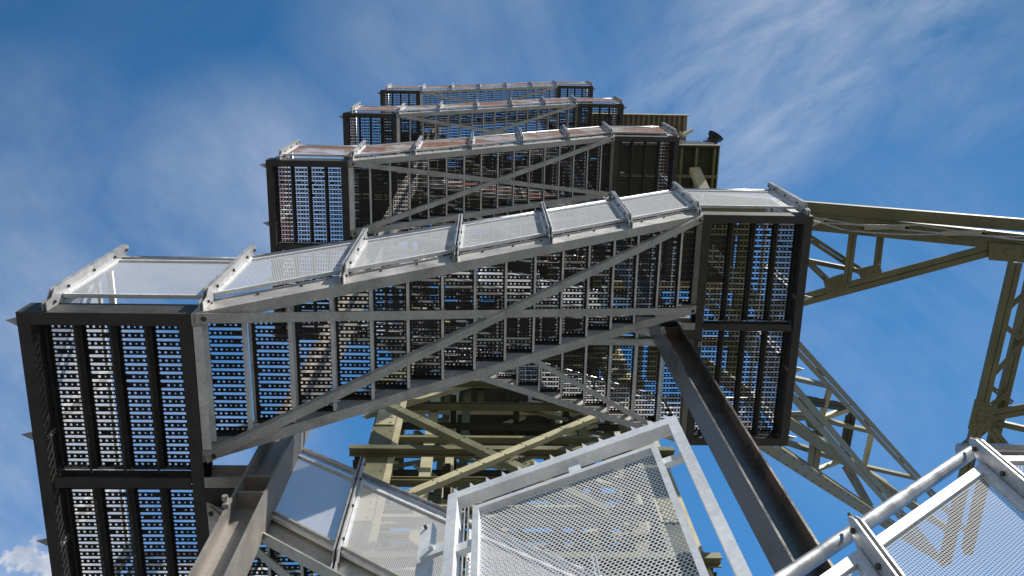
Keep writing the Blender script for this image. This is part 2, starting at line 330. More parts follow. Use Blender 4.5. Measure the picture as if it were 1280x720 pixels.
# ---- treads
TR_F = [plank_mesh('tread_plank', GO+0.022, 0.700, seed=q) for q in range(4)]
TR_B = [plank_mesh('tread_plank_wide', GO+0.022, 0.838, seed=q) for q in range(3)]
LP_F = [plank_mesh('landing_plank', 0.176, YM-0.03-(YF+FL)-0.006, 5, 0.077, q) for q in range(3)]
LP_B = [plank_mesh('landing_plank_deep', 0.176, (YB-FL)-(YM+0.03)-0.006, 5, 0.077, q) for q in range(3)]

def stringer(mb, x0, z0, x1, z1, y, out):
    s = abs((z1-z0)/(x1-x0)); hv = SH*math.sqrt(1+s*s)
    mb.sweep(cprof(hv, FL, 0.008, 0.013), (x0, y, z0), (x1, y, z1), (0, out, 0), (0, 0, 1))
def flight(front, zl, zr, label):
    """zl at XLI, zr at XRI: undersides of the stringers"""
    y0, y1 = (YF+FL, 2.215) if front else (2.585, YB-FL)
    t = thing('stair_flight', label, 'stairs', (XLI, y0, zl), 'stair flights of the zigzag tower')
    s = (zr-zl)/RUN
    for y, o in ((YF if front else y0, 1 if front else -1), (y1, 1)):
        mb = MB(); stringer(mb, 0.002, 0, RUN-0.002, zr-zl, y-y0, o)
        o = -1 if y < y1 else 1
        mb.cur = 1
        for j in range(NT):   # tread bolts through the web
            x = (j+0.5)*GO; z = s*x+0.10
            mb.tube((x-0.05, y-y0+o*(0.0 if y == YF else 0.004), z), (x-0.05, y-y0+o*(0.010 if y == YF else 0.020), z), 0.008, 6)
        obj('stringer', mb.mesh('stringer', [M_GALV, M_BOLT]), t)
    for xa_, sg in ((0.004, 1), (RUN-0.004, -1)):   # end beams closing the flight, left coloured as sunlit, right as shaded
        mb = MB(); zz = s*(xa_ if sg > 0 else RUN)+(0.0 if sg*s > 0 else 0.0)
        mb.sweep(cprof(0.105, 0.045, 0.006, 0.008), (xa_, (FL if front else 0.0)+0.006-(FL if front else 0), zz+0.004), (xa_, y1-y0-0.006, zz+0.004), (sg,0,0), (0,0,1))
        obj('end_beam', mb.mesh('end_beam', M_EDGE if sg > 0 else M_MID), t)
    me = TR_F if front else TR_B; ln = 0.700 if front else 0.838
    for j in range(NT):
        o = obj('tread', random.choice(me), t, (GO*(j+0.5), ((y1-y0)-ln)/2+random.uniform(-.0015, .0015), s*GO*(j+0.5)+0.150+random.uniform(-.003, .003))); o.rotation_euler = (0, random.uniform(-.012, .012), random.uniform(-.002, .002))
    # crossed angle braces hung under the stringers
    a, b = (0.02, -0.045, 0.0), (RUN-0.02, y1-y0+0.045, s*RUN)
    for q, (p0, p1) in enumerate((((0.02, -0.04), (RUN-0.02, y1-y0+0.04)), ((0.02, y1-y0+0.04), (RUN-0.02, -0.04)))):
        mb = MB(); dz = -0.010-0.012*q
        P0 = Vector((p0[0], p0[1], s*p0[0]+dz)); P1 = Vector((p1[0], p1[1], s*p1[0]+dz))
        d = (P1-P0).normalized(); nrm = Vector((-s, 0, 1)).normalized(); a_ = d.cross(nrm).normalized()
        if a_.y < 0: a_ = -a_
        w, tt = 0.055, 0.006
        mb.sweep([(-w/2,-tt),(w/2,-tt),(w/2,0),(-w/2+tt,0),(-w/2+tt,0.035),(-w/2,0.035)] if q == 1 else [(-w/2,-tt),(w/2,-tt),(w/2,0),(-w/2,0)], P0, P1, a_, nrm)
        mb.cur = 1
        for P in (P0+d*0.04, P1-d*0.04):
            mb.tube(P-nrm*(tt+0.001), P-nrm*(tt+0.016), 0.013, 6); mb.tube(P+nrm*0.001, P+nrm*0.012, 0.012, 6)
        obj('brace', mb.mesh('brace', [M_GALV, M_BOLT]), t)
    return t

def landing(left, z, label):
    xo, xi = (XLO, XLI) if left else (XRO, XRI)
    x0, x1 = min(xo, xi), max(xo, xi)
    t = thing('stair_landing', label, 'landing', (x0, YF, z), 'landings of the zigzag tower')
    Wd = x1-x0; Dp = YB-YF; h = 0.165
    pr = cprof(h, FL, 0.008, 0.011)
    def part(name, m, fn):
        mb = MB(); fn(mb); obj(name, mb.mesh(name, m), t)
    # long beams front and back run through, side beams butt between them
    part('edge_beam', M_FRAME, lambda mb: mb.sweep(pr, (0, 0, 0), (Wd, 0, 0), (0,1,0), (0,0,1)))
    part('edge_beam', M_FRAME, lambda mb: mb.sweep(pr, (0, Dp-FL, 0), (Wd, Dp-FL, 0), (0,1,0), (0,0,1)))
    for x, o in ((FL, -1), (Wd-FL, 1)):
        inner = (x > Wd/2) == left
        part('side_beam', M_FRAME, lambda mb: mb.sweep(pr, (x, FL+0.001, 0.002), (x, Dp-FL-0.001, 0.002), (o,0,0), (0,0,1)))
    part('cross_beam', M_FRAME, lambda mb: mb.sweep(iprof(0.09, 0.06, 0.006, 0.008), (FL+0.009, YM-YF, 0.012), (Wd-FL-0.009, YM-YF, 0.012), (0,1,0), (0,0,1)))
    bx0, bx1 = (Wd+0.001, Wd+0.208) if left else (-0.150, -0.001)
    part('column_bracket', M_GALV, lambda mb: mb.sweep(cprof(0.15, 0.06, 0.008, 0.010), (bx0, 0.985, 0.0), (bx1, 0.985, 0.0), (0,-1,0), (0,0,1)))
    part('bracket_plate', M_FRAME, lambda mb: (mb.box(bx0, bx1, 0.99, 1.10, 0.003, 0.015), mb.tube(((bx0+bx1)/2, 1.05, 0.002), ((bx0+bx1)/2, 1.05, -0.012), 0.016, 6)))
    # dark corner plates along the sides
    pitch = (Wd-2*FL-0.02)/4
    for half, me, ya in ((0, LP_F, FL+0.003), (1, LP_B, YM-YF+0.033)):
        for j in range(4):
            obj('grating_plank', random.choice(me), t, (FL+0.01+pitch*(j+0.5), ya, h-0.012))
    for j in range(1, 4):   # joists under the plank joints
        x = FL+0.01+pitch*j
        part('joist', M_FRAME, lambda mb: (mb.box(x-0.006, x+0.006, FL+0.009, YM-YF-0.031, 0.055, 0.062), mb.box(x-0.006, x+0.006, YM-YF+0.031, Dp-FL-0.009, 0.055, 0.062)))
    return t

# side guards of landings (run along y)
def side_guard(label, left, z, sheet, group):
    x = XLO+0.03 if left else XRO-0.03; n = 3; L0 = YB-YF-0.12
    t = thing('guard_rail', label, 'railing', (x, YF+0.06, z), group)
    for j in range(n+1):
        p = obj('guard_post', POST, t, (0, L0/n*j, 0)); p.rotation_euler = (0, 0, -math.pi/2 if left else math.pi/2)
        # bracket plate sticking out below the beam edge
        mb = MB(); sg = -1 if left else 1; yy = L0/n*j
        mb.add([(sg*0.032, yy-0.02, 0.05), (sg*0.115, yy+0.0, 0.05), (sg*0.032, yy+0.045, 0.05), (sg*0.032, yy-0.02, 0.058), (sg*0.115, yy+0.0, 0.058), (sg*0.032, yy+0.045, 0.058)], [(0,1,2),(3,5,4),(0,3,4,1),(1,4,5,2),(2,5,3,0)])
        mb.tube((sg*0.06, yy+0.008, 0.040), (sg*0.06, yy+0.008, 0.072), 0.01, 6)
        obj('bracket', mb.mesh('bracket', M_POST), t)
    key = ('side', sheet.name)
    if key not in _pc:
        w = L0/n-0.06; _pc[key] = (frame_mesh('panel_frame', w, GH, 0), sheet_mesh('perforated_sheet', w-0.03, GH-0.03, 0, sheet))
    for j in range(n):
        f = obj('guard_panel', _pc[key][0], t, (0.0, L0/n*j+0.03, GO_)); f.rotation_euler = (0, 0, math.pi/2)
        obj('perforated_sheet', _pc[key][1], f, (0.015, -0.002, 0.015))
    mb = MB(); mb.tube((0.03 if left else -0.03, 0.0, 1.03), (0.03 if left else -0.03, L0, 1.03), 0.0215)
    obj('handrail', mb.mesh('handrail', M_TUBE, smooth=True), t)

YG = 1.405
GGF = 'guard rails along the front of the stair tower'; GGB = 'guard rails behind the stair tower'; GGS = 'side guard rails of the landings'; GGI = 'guard rails along the stair well'
pos_f = {-1: 'at the bottom right beside the spiked gate', 0: 'nearest large one crossing the middle', 1: 'one storey above the nearest large one', 2: 'two storeys above the nearest large one', 3: 'highest one at the top of the tower'}
for k in range(-1, 4):
    zl = A0+k*H; zr = zl+DR; sheet = M_SHEET if k < 1 else M_SHEETR
    flight(True, zl, zr, f'galvanised front stair flight rising to the right, {pos_f[k]}')
    landing(True, zl, f'dark left landing with grating floor, {["at ground level out of sight", "nearest and largest, lower left", "one storey above the lower left one", "two storeys above the lower left one", "highest left one"][k+1]}')
    landing(False, zr, f'dark right landing with grating floor, {["lowest one at the bottom right", "large one beside the column top", "one storey above the large right one", "two storeys above the large right one", "highest right one at tower top"][k+1]}')
    off = 0.09 if k == -1 else 0.0
    what = 'rust stained' if k >= 1 else 'bright'
    lv = ['lowest', 'nearest large', 'third', 'fourth', 'topmost'][k+1]
    x5 = PX[5]
    t = guard_run(f'{what} sloping perforated guard rail on the {lv} front flight', PX[0], PX[5], YG, zl+SL_F*(PX[0]-XLI), zl+SL_F*(PX[5]-XLI), 5, sheet, GGF, off=off)
    guard_run(f'{what} level perforated guard rail at front of the {lv} left landing', XLO+0.14, PX[0], YG, zl, zl, 1, sheet, GGF, ends=(True, False))
    guard_run(f'{what} level perforated guard rail at front of the {lv} right landing', PX[5], XRO-0.04, YG, zr, zr, 1, sheet, GGF, ends=(False, True), off=off)
    side_guard(f'{what} side guard rail on the outer edge of the {lv} left landing', True, zl, sheet, GGS)
    side_guard(f'{what} side guard rail on the outer edge of the {lv} right landing', False, zr, sheet, GGS)
    guard_run(f'{what} rear guard rail behind the {lv} left landing', XLO+0.06, XLI, YB+0.03, zl, zl, 1, sheet, GGB, facing=-1)
    guard_run(f'{what} rear guard rail behind the {lv} right landing', XRI, XRO-0.06, YB+0.03, zr, zr, 1, sheet, GGB, facing=-1)
    if k < 3:
        zb = zl+H    # left end of the back flight
        nm = ['lowest', 'second', 'third', 'highest'][k+1]
        flight(False, zb, zr, f'galvanised rear stair flight rising to the left, {["lowest one at the bottom left", "behind the large right column", "second highest", "highest"][k+1]}')
        guard_run(f'{what} sloping rear guard rail of the {nm} rear flight', XLI, XRI, YB+0.03, zb, zr, 5, sheet, GGB, facing=-1)
        guard_run(f'{what} stair well guard rail on the {nm} rear flight', PX[0]+0.11, PX[5]+0.11-0.02, 2.535, zb+SL_B*(PX[0]+0.11-XLI), zb+SL_B*(PX[5]+0.09-XLI), 5, sheet, GGI)

# ---- columns between the flights
def column(label, x0, x1, z1, M):
    y0, y1 = 2.35, 2.55; zb = -1.55
    t = thing('support_column', label, 'column', ((x0+x1)/2, 2.45, zb), 'columns carrying the stair tower')
    w = x1-x0; hh = z1-zb
    def prt(n, m, *boxes):
        mb = MB()
        for b in boxes: mb.box(*b)
        obj(n, mb.mesh(n, m), t)
    prt('flange', M, (-w/2, -w/2+0.014, -0.1, 0.1, 0, hh))
    prt('flange', M, (w/2-0.014, w/2, -0.1, 0.1, 0, hh))
    prt('web', M, (-w/2+0.0142, w/2-0.0142, -0.006, 0.006, 0, hh))
    prt('base_plate', M, (-0.2, 0.2, -0.2, 0.2, -0.03, -0.001))
    for k in range(-1, 4):
        for dz in (-0.02, -0.19):
            z = (A0 if x0 < 0 else A0+DR)+k*H+dz-zb
            if 0 < z < hh: prt('stiffener_plate', M, (-w/2+0.0145, w/2-0.0145, -0.098, -0.0065, z, z+0.012))
    mb = MB()
    for k in range(0, 4):
        z = (A0 if x0 < 0 else A0+DR)+k*H-0.32-zb
        mb.box(-w/2-0.012, -w/2+0.020, -0.120, -0.101, z-0.035, z+0.035); mb.tube((-w/2-0.005, -0.126, z), (-w/2-0.005, -0.15, z), 0.016, 6)
    obj('beam_clamp', mb.mesh('beam_clamp', M_GALV), t)
column('brown steel column with open channel side under the left landing', -1.29, -1.12, 23.3, M_COL)
column('tall brown steel column running down right from the right landing', 1.43, 1.61, 25.9, M_COL2)

# ------------------------------------------------------------------ spiked side gate
def gate():
    ZT = 2.5; a = onZ(560, 620, ZT); b = onZ(845, 520, ZT)
    d = (b-a); Wg = d.length; yaw = math.atan2(d.y, d.x)
    t = thing('spiked_gate', 'bright galvanised perforated gate with spikes along its top bar', 'gate', (a.x, a.y, 0.2))
    t.rotation_euler = (0, 0, yaw); ht = ZT-0.2; tb = 0.031; dp = 0.040
    # outer frame: mitred rectangle of square tube
    mb = MB()
    def quad(pts, y0, y1):
        n = len(pts); mb.add([(x, y0, z) for x, z in pts]+[(x, y1, z) for x, z in pts], [tuple(range(n)), tuple(range(n, 2*n))[::-1]]+[(i, (i+1) % n, n+(i+1) % n, n+i)[::-1] for i in range(n)])
    quad([(0,ht),(tb,ht-tb),(Wg-tb,ht-tb),(Wg,ht)], 0, dp); quad([(0,0),(tb,0),(tb,ht-tb),(0,ht)], 0, dp); quad([(Wg,0),(Wg,ht),(Wg-tb,ht-tb),(Wg-tb,0)], 0, dp)
    quad([(tb,0.0),(Wg-tb,0.0),(Wg-tb,tb),(tb,tb)], 0, dp)
    obj('outer_frame', mb.mesh('outer_frame', M_GATE), t)
    # saw-tooth spike strip: every tooth small triangular blade
    mb = MB(); nt_ = 14
    mb.box(0.0, Wg, 0.001, 0.005, ht+0.0005, ht+0.010)
    for i in range(nt_):
        x = Wg*(i+0.5)/nt_; w_ = 0.007
        mb.add([(x-w_, 0.001, ht+0.010), (x+w_, 0.001, ht+0.010), (x-w_*1.1, 0.001, ht+0.040), (x-w_, 0.005, ht+0.010), (x+w_, 0.005, ht+0.010), (x-w_*1.1, 0.005, ht+0.040)], [(0,1,2),(3,5,4),(0,3,4,1),(1,4,5,2),(2,5,3,0)])
    obj('spike_strip', mb.mesh('spike_strip', M_GATE), t)
    # inner panel
    ix0, ix1, iz1, iz0 = 0.080, Wg-0.085, ht-0.105, 0.13
    f = obj('inner_frame', frame_mesh('inner_frame', ix1-ix0, iz1-iz0, 0, 0.019, 0.020, M_GATE), t, (ix0, dp/2, iz0))
    obj('perforated_sheet', sheet_mesh('gate_sheet', ix1-ix0-0.03, iz1-iz0-0.03, 0, M_GSHEET, 0.0125, 0.0050), f, (0.015, 0, 0.015))
    # tabs joining inner panel and frame
    for (x0, x1, z0, z1) in ((ix0+0.30, ix0+0.335, iz1-0.004, ht-tb), (ix1, Wg-tb, iz1-0.12, iz1-0.09), (tb, ix0, iz1-0.20, iz1-0.165), (ix1, Wg-tb, 0.5, 0.53), (tb, ix0, 0.5, 0.53)):
        mb = MB(); mb.box(x0, x1, 0.012, 0.030, z0, z1); obj('tab', mb.mesh('tab', M_GATE), t)
    # latch box on the free edge
    mb = MB(); mb.box(-0.070, -0.001, 0.000, 0.012, iz1-0.195, iz1-0.150); mb.tube((-0.035, 0.0, iz1-0.167), (-0.035, -0.012, iz1-0.167), 0.008, 8)
    obj('latch', mb.mesh('latch', M_GATE), t)
    # lock post beside the gate
    c, s_ = math.cos(yaw), math.sin(yaw)
    q = Vector((a.x-0.058*c+0.02*s_, a.y-0.058*s_+0.02, 0.0))
    p = thing('latch_post', 'short galvanised flat post standing left of the spiked gate', 'post', (q.x, q.y, 0.0)); p.rotation_euler = (0, 0, yaw)
    mb = MB(); mb.box(-0.018, 0.020, 0.006, 0.012, 0.2, ZT-0.085); mb.box(0.014, 0.020, 0.0122, 0.035, 0.2, ZT-0.085); mb.cur = 1
    mb.tube((0.0, 0.0055, ZT-0.11), (0.0, -0.006, ZT-0.11), 0.005, 6)
    obj('angle_plate', mb.mesh('angle_plate', [M_GATE, M_BOLT]), p)
    # thin cables behind the gate's left leg
    w = thing('hanging_cable', 'thin pale cable hanging inside the gate frame by the latch', 'cable', (a.x+0.07*c, a.y+0.07*s_+0.06, 1.0))
    mb = MB()
    for dx in (0.0, 0.012): mb.tube((dx, 0, 0), (dx, 0, ZT-1.06), 0.0018, 6)
    obj('cable', mb.mesh('cable', M_GATE), w)
    mb = MB(); mb.tube((0.006, 0, 1.05), (0.006, 0, 1.20), 0.006, 8); obj('turnbuckle', mb.mesh('turnbuckle', M_GATE), w)
gate()

# ------------------------------------------------------------------ headframe: riveted lattice members
def rivets(mb, p0, p1, off, nrm, n, r=0.018):
    p0, p1, off, nrm = Vector(p0), Vector(p1), Vector(off), Vector(nrm)
    for i in range(n):
        c = p0.lerp(p1, (i+0.5)/n)+off
        mb.tube(c, c+nrm*0.014, r, 6)
def member(t, name, p0, p1, w, h, m=None, kind='box', side=(0,0,1), riv=0):
    """w across the picture-facing side, h deep"""
    mb = MB(); p0, p1 = Vector(p0), Vector(p1); d = (p1-p0).normalized(); sd = Vector(side)
    b = (sd-d*sd.dot(d)).normalized(); a = d.cross(b).normalized()
    if kind == 'double':     # two angles back to back with a slot between
        g = w*0.07
        for s in (-1, 1):
            x0, x1 = (g/2, w/2) if s > 0 else (-w/2, -g/2)
            mb.sweep([(x0,-h/2),(x1,-h/2),(x1,-h/2+0.02),(x0+0.02 if s > 0 else x1-0.02,-h/2+0.02),(x0+0.02 if s > 0 else x1-0.02,h/2),(x0 if s > 0 else x1,h/2)] if s > 0 else
                     [(x0,-h/2),(x1,-h/2),(x1,h/2),(x1-0.02,h/2),(x1-0.02,-h/2+0.02),(x0,-h/2+0.02)], p0, p1, a, b)
        L_ = (p1-p0).length; nb = max(2, int(L_/3.0))
        for i in range(nb):
            c = p0.lerp(p1, (i+0.5)/nb); mb.bar(c-d*0.06, c+d*0.06, g*1.3, h*0.7, side=a)
    elif kind == 'I':
        mb.sweep(iprof(h, w, 0.02, 0.025), p0-b*h/2, p1-b*h/2, a, b)
    elif kind == 'C':
        mb.sweep([(u-w/2, v-h/2) for u, v in cprof(h, w, 0.02, 0.025)], p0, p1, a, b)
    else:
        mb.sweep([(-w/2,-h/2),(w/2,-h/2),(w/2,h/2),(-w/2,h/2)], p0, p1, a, b)
    if riv:
        n = max(2, int((p1-p0).length/riv))
        for s in (-0.36, 0.36): rivets(mb, p0, p1, a*(w*s)-b*(h/2), -b, n)
    return obj(name, mb.mesh(name, m or M_GREEN), t)
def gusset(t, pts, nrm, th=0.03, m=None, riv=0.12):
    mb = MB(); nrm = Vector(nrm).normalized(); pts = [Vector(p) for p in pts]; n = len(pts)
    mb.add([p for p in pts]+[p+nrm*th for p in pts], [tuple(range(n)), tuple(range(n, 2*n))[::-1]]+[(i, (i+1) % n, n+(i+1) % n, n+i)[::-1] for i in range(n)])
    c = sum(pts, Vector())/n
    for k in range(n):
        for f in (0.78,):
            for u in (0.15, 0.5, 0.85):
                q = c+(pts[k].lerp(pts[(k+1) % n], u)-c)*f; mb.tube(q-nrm*0.016, q, 0.022, 6)
                q = c+(pts[k].lerp(pts[(k+1) % n], u)-c)*0.4; mb.tube(q-nrm*0.016, q, 0.022, 6)
    return obj('gusset_plate', mb.mesh('gusset_plate', m or M_GREEN), t)

# --- tower shaft behind the stairs
HT = thing('headframe_tower', 'olive green riveted steel headframe tower behind the stair tower', 'steel tower', (0.5, 9.5, -1.6))
BASE = Vector((0.5, 9.5, -1.6))
def hm(name, p0, p1, w, h, m=None, kind='box', side=(0,1,0), riv=0):
    return member(HT, name, Vector(p0)-BASE, Vector(p1)-BASE, w, h, m, kind, side, riv)
zt = 27.0
# main legs: plated box with angles
for (x, y, w) in ((-2.0, 8.0, 0.44), (3.1, 8.0, 0.44), (-2.6, 11.6, 0.4), (3.7, 11.6, 0.4)):
    hm('leg', (x, y, -1.5), (x, y, zt), w, 0.42, M_GREEN, 'box', (0,1,0), 0.55)
    hm('leg_angle', (x+w/2+0.06, y-0.16, -1.5), (x+w/2+0.06, y-0.16, zt), 0.11, 0.09, M_CREAM, 'box')
# slimmer inner guide posts
for (x, y, w, m) in ((-1.15, 8.6, 0.22, M_CREAM), (-0.72, 9.0, 0.18, M_CREAM), (-0.45, 9.6, 0.2, M_GREEN), (-1.0, 10.4, 0.26, M_GREEN), (2.2, 8.7, 0.2, M_GREEN), (1.9, 9.6, 0.16, M_CREAM), (2.55, 10.2, 0.2, M_CREAM), (-0.1, 11.0, 0.2, M_GREEN), (1.7, 11.0, 0.2, M_GREEN)):
    hm('guide_post', (x, y, -1.5), (x, y, zt), w, w*0.8, m, 'C', (0,1,0))
# horizontal girders of the front face
for z, h in ((8.6, 0.3), (12.0, 0.3), (15.6, 0.30), (19.0, 0.34), (22.6, 0.34), (26.2, 0.34)):
    hm('girder', (-2.5, 7.70, z), (3.6, 7.70, z), 0.15, 0.17, M_GREEN, 'I', (0,1,0), 0)
    hm('girder', (-3.0, 11.95, z), (4.1, 11.95, z), 0.22, 0.22, M_GREEN, 'I', (0,1,0))
    for x in (-2.3, 3.4): hm('girder', (x, 7.85, z+0.01), (x, 11.8, z+0.01), 0.26, 0.24, M_DKGREEN, 'I', (0,0,1))
# floor framing seen from below
for z, ys in ((15.9, (8.5, 9.1, 9.7, 10.3, 10.9, 11.4)), (19.3, (8.4, 8.9, 9.5, 10.1, 10.7, 11.3)), (22.9, (8.5, 9.3, 10.1, 10.9)), (26.4, (8.5, 9.3, 10.1, 10.9)), (12.6, (8.4, 9.0, 9.6, 10.2, 10.9))):
    for j, y in enumerate(ys):
        hm('joist', (-2.1, y, z), (3.2, y, z), 0.15, 0.09 if j % 2 else 0.15, M_DKGREEN if j % 2 else (M_CREAM if j % 4 == 2 else M_GREEN), 'I' if j % 2 else 'C', (0,0,1))
    for x in (-0.7, 0.75, 1.9): hm('trimmer', (x, 8.2, z+0.14), (x, 11.6, z+0.14), 0.14, 0.10, M_DKGREEN, 'C', (0,0,1))
# decks that close part of each floor
for z, x0, x1, y0, y1 in ((19.5, -0.3, 2.0, 9.0, 9.6), (23.2, -0.9, 2.4, 8.5, 9.5), (23.2, -0.8, 2.9, 10.2, 11.3), (26.7, -2.2, 3.3, 8.2, 11.5)):
    mb = MB(); mb.box(x0-BASE.x, x1-BASE.x, y0-BASE.y, y1-BASE.y, z-BASE.z, z-BASE.z+0.06); obj('deck', mb.mesh('deck', M_DKGREEN), HT)
for z, x0, x1, y0, y1 in ((27.2, 0.2, 5.0, 3.9, 8.0), (21.6, 4.3, 6.1, 4.4, 6.2)):
    mb = MB(); mb.box(x0-BASE.x, x1-BASE.x, y0-BASE.y, y1-BASE.y, z-BASE.z, z-BASE.z+0.06); obj('deck', mb.mesh('deck', M_DKGREEN), HT)
for y in (4.0, 5.0, 6.0, 7.0): hm('joist', (0.1, y, 26.95), (5.1, y, 26.95), 0.22, 0.2, M_DKGREEN, 'I', (0,0,1))
for x in (4.2, 5.2, 6.2): hm('outrigger', (x, 4.2, 21.3), (x, 8.5, 21.3), 0.22, 0.22, M_GREEN, 'I', (0,0,1))
for y in (4.6, 6.0, 7.4): hm('outrigger', (3.1, y, 21.1), (6.4, y, 21.1), 0.2, 0.18, M_CREAM if y == 6.0 else M_GREEN, 'I', (0,0,1))
for x in (0.4, 2.0, 3.4, 4.8): hm('outrigger', (x, 3.8, 26.7), (x, 11.0, 26.7), 0.25, 0.25, M_GREEN, 'I', (0,0,1))
# upper working platform of the headframe, behind the higher flights
for z, x0, x1, y0, y1 in ((30.0, -4.6, -3.2, 4.7, 8.0), (30.0, -2.5, -0.9, 4.7, 6.4), (30.0, -2.3, -0.4, 6.9, 8.2), (30.0, 0.1, 1.7, 5.4, 8.0), (30.0, 2.4, 4.1, 5.0, 7.6), (36.0, -3.4, -1.6, 4.2, 7.0), (36.0, -1.0, 0.8, 5.0, 7.6), (36.0, 1.5, 3.3, 4.4, 7.4)):
    mb = MB(); mb.box(x0-BASE.x, x1-BASE.x, y0-BASE.y, y1-BASE.y, z-BASE.z, z-BASE.z+0.06); obj('deck', mb.mesh('deck', M_DKGREEN), HT)
for z in (29.7, 35.7):
    for q, y in enumerate((4.8, 5.5, 6.2, 6.9, 7.6, 8.2)): hm('joist', (-4.6 if z < 30 else -3.5, y, z), (4.3, y, z), 0.18, 0.16, (M_GREEN, M_CREAM, M_DKGREEN)[q % 3], 'I', (0,0,1))
    for x in (-3.0, -0.7, 1.9): hm('outrigger', (x, 4.5, z-0.25), (x, 11.5, z-0.25), 0.22, 0.22, M_GREEN, 'I', (0,0,1))
for (x, y) in ((-2.0, 8.0), (3.1, 8.0), (-2.6, 11.6), (3.7, 11.6)): hm('upper_leg', (x, y, zt+0.01), (x, y, 38.0), 0.40, 0.38, M_GREEN, 'box', (0,1,0))
# big face diagonals
y1_, y2_ = 7.42, 7.30
hm('diagonal', onY(486, 508, y1_), onY(760, 640, y1_), 0.17, 0.14, M_GREEN, 'C', (0,1,0), 0.6)
hm('diagonal', onY(498, 624, y2_), onY(780, 507, y2_), 0.15, 0.10, M_CREAM, 'C', (0,1,0), 0.5)
for (a, b, y, w, m) in (((455, 520), (650, 462), 8.05, 0.16, M_CREAM), ((520, 540), (640, 640), 11.2, 0.16, M_GREEN), ((640, 640), (760, 540), 11.2, 0.16, M_GREEN), ((500, 500), (560, 545), 10.2, 0.14, M_CREAM), ((600, 545), (700, 500), 10.4, 0.14, M_CREAM), ((640, 500), (740, 545), 10.4, 0.14, M_GREEN), ((520, 580), (620, 660), 9.0, 0.14, M_GREEN), ((560, 650), (700, 575), 9.0, 0.14, M_CREAM)):
    hm('brace', onY(*a, y), onY(*b, y), w, 0.1, m, 'C', (0,1,0))
rr = random.Random(3)
for z, y in ((15.2, 9.4), (16.6, 10.0), (18.2, 9.2), (18.6, 10.8), (20.4, 9.8), (21.6, 10.6), (14.0, 9.6), (13.4, 8.8), (17.4, 11.3)):   # light bracing of the inner frames
    for q in range(3):
        xa_ = -2.0+1.7*q; up = (q % 2) == 0
        hm('lattice_bar', (xa_, y, z-(0.35 if up else -0.35)), (xa_+1.7, y, z+(0.35 if up else -0.35)), 0.09, 0.07, (M_CREAM, M_GREEN)[rr.random() < 0.45], 'C', (0,1,0))
    hm('lattice_rail', (-2.1, y+0.1, z+0.42), (3.3, y+0.1, z+0.42), 0.10, 0.09, (M_CREAM, M_GREEN, M_GREEN)[rr.randrange(3)], 'C', (0,1,0))
for q in range(16):   # short lit lacing bars between the guide posts
    x = -0.3+rr.random()*3.0; z = 13.2+rr.random()*6.5; y = 8.15+rr.random()*1.4; up = rr.choice((-1, 1))
    hm('lattice_bar', (x-0.55, y, z-0.3*up), (x+0.55, y, z+0.3*up), 0.08, 0.06, M_CREAM if q % 3 else M_GREEN, 'C', (0,1,0))
for z, y in ((13.8, 8.05), (14.6, 8.3), (15.0, 8.9), (17.0, 8.1), (17.7, 8.5)):
    hm('lattice_rail', (-1.9, y, z), (2.9, y, z), 0.09, 0.08, M_CREAM if z < 16 else M_GREEN, 'C', (0,1,0))
for x in (-2.16, 2.94):
    for z in (13.2, 16.9, 18.2):
        mb = MB(); mb.box(x-BASE.x-0.02, x-BASE.x+0.36, 7.76-BASE.y, 7.785-BASE.y, z-BASE.z, z-BASE.z+0.75)
        for u in (0.05, 0.29):
            for v in (0.1, 0.35, 0.6): mb.tube((x-BASE.x+u, 7.76-BASE.y, z-BASE.z+v), (x-BASE.x+u, 7.745-BASE.y, z-BASE.z+v), 0.025, 6)
        obj('splice_plate', mb.mesh('splice_plate', M_CREAM), HT)
for px, py, y in ((650, 577, 7.5),):
    c = onY(px, py, y)-BASE; s = 0.26
    gusset(HT, [c+Vector((-s,0,-s*0.8)), c+Vector((s,0,-s*0.9)), c+Vector((s,0,s*0.8)), c+Vector((-s,0,s))], (0,1,0), 0.02, M_CREAM if px == 645 else M_GREEN)

# --- horizontal lattice girder leaving to the right, high up
ZG = 20.0
GR = thing('lattice_girder', 'olive riveted lattice girder leaving the frame at upper right', 'steel girder', (2.9, 4.2, ZG))
GB = Vector((2.9, 4.2, ZG))
def gm(name, a, b, w, h, m=None, kind='box', dz=0.0, riv=0, t=GR, base=GB, z=ZG, ext=0.0):
    p0, p1 = onZ(*a, z), onZ(*b, z); d = (p1-p0)
    p1 = p1+d*ext; p0.z += dz; p1.z += dz
    return member(t, name, p0-base, p1-base, w, h, m, kind, (0,0,1), riv)
gm('chord', (880, 249), (1280, 281), 0.27, 0.16, riv=0.45, ext=0.6)
gm('chord', (880, 263), (1280, 303), 0.37, 0.35, riv=0.45, dz=0.02, ext=0.6)
for i, x in enumerate((1030, 1130, 1225)):
    gm('lacing', (x-55, 273+(x-1010)*0.075), (x, 271+(x-1010)*0.075), 0.10, 0.05, M_CREAM, dz=-0.24)
    gm('lacing', (x-5, 272+(x-1010)*0.075), (x+60, 289+(x-1010)*0.07), 0.05, 0.05, M_GREEN, dz=-0.24)
for q, (a, b, c_) in enumerate((((1000, 268), (1110, 285), (1290, 296)), ((1000, 276), (1150, 281), (1290, 301)), ((1010, 272), (1060, 288), (1180, 292)))):
    mb = MB(); pts = [onZ(*v, ZG-0.26-0.03*q)-GB for v in (a, b, c_)]
    for u in range(2):
        for w_ in range(6):
            f0, f1 = w_/6, (w_+1)/6; sg = lambda f: Vector((0, 0, -0.22*4*f*(1-f)))
            mb.tube(pts[u].lerp(pts[u+1], f0)+sg(f0), pts[u].lerp(pts[u+1], f1)+sg(f1), 0.018, 6)
    obj('cable', mb.mesh('cable', M_TUBE), GR)
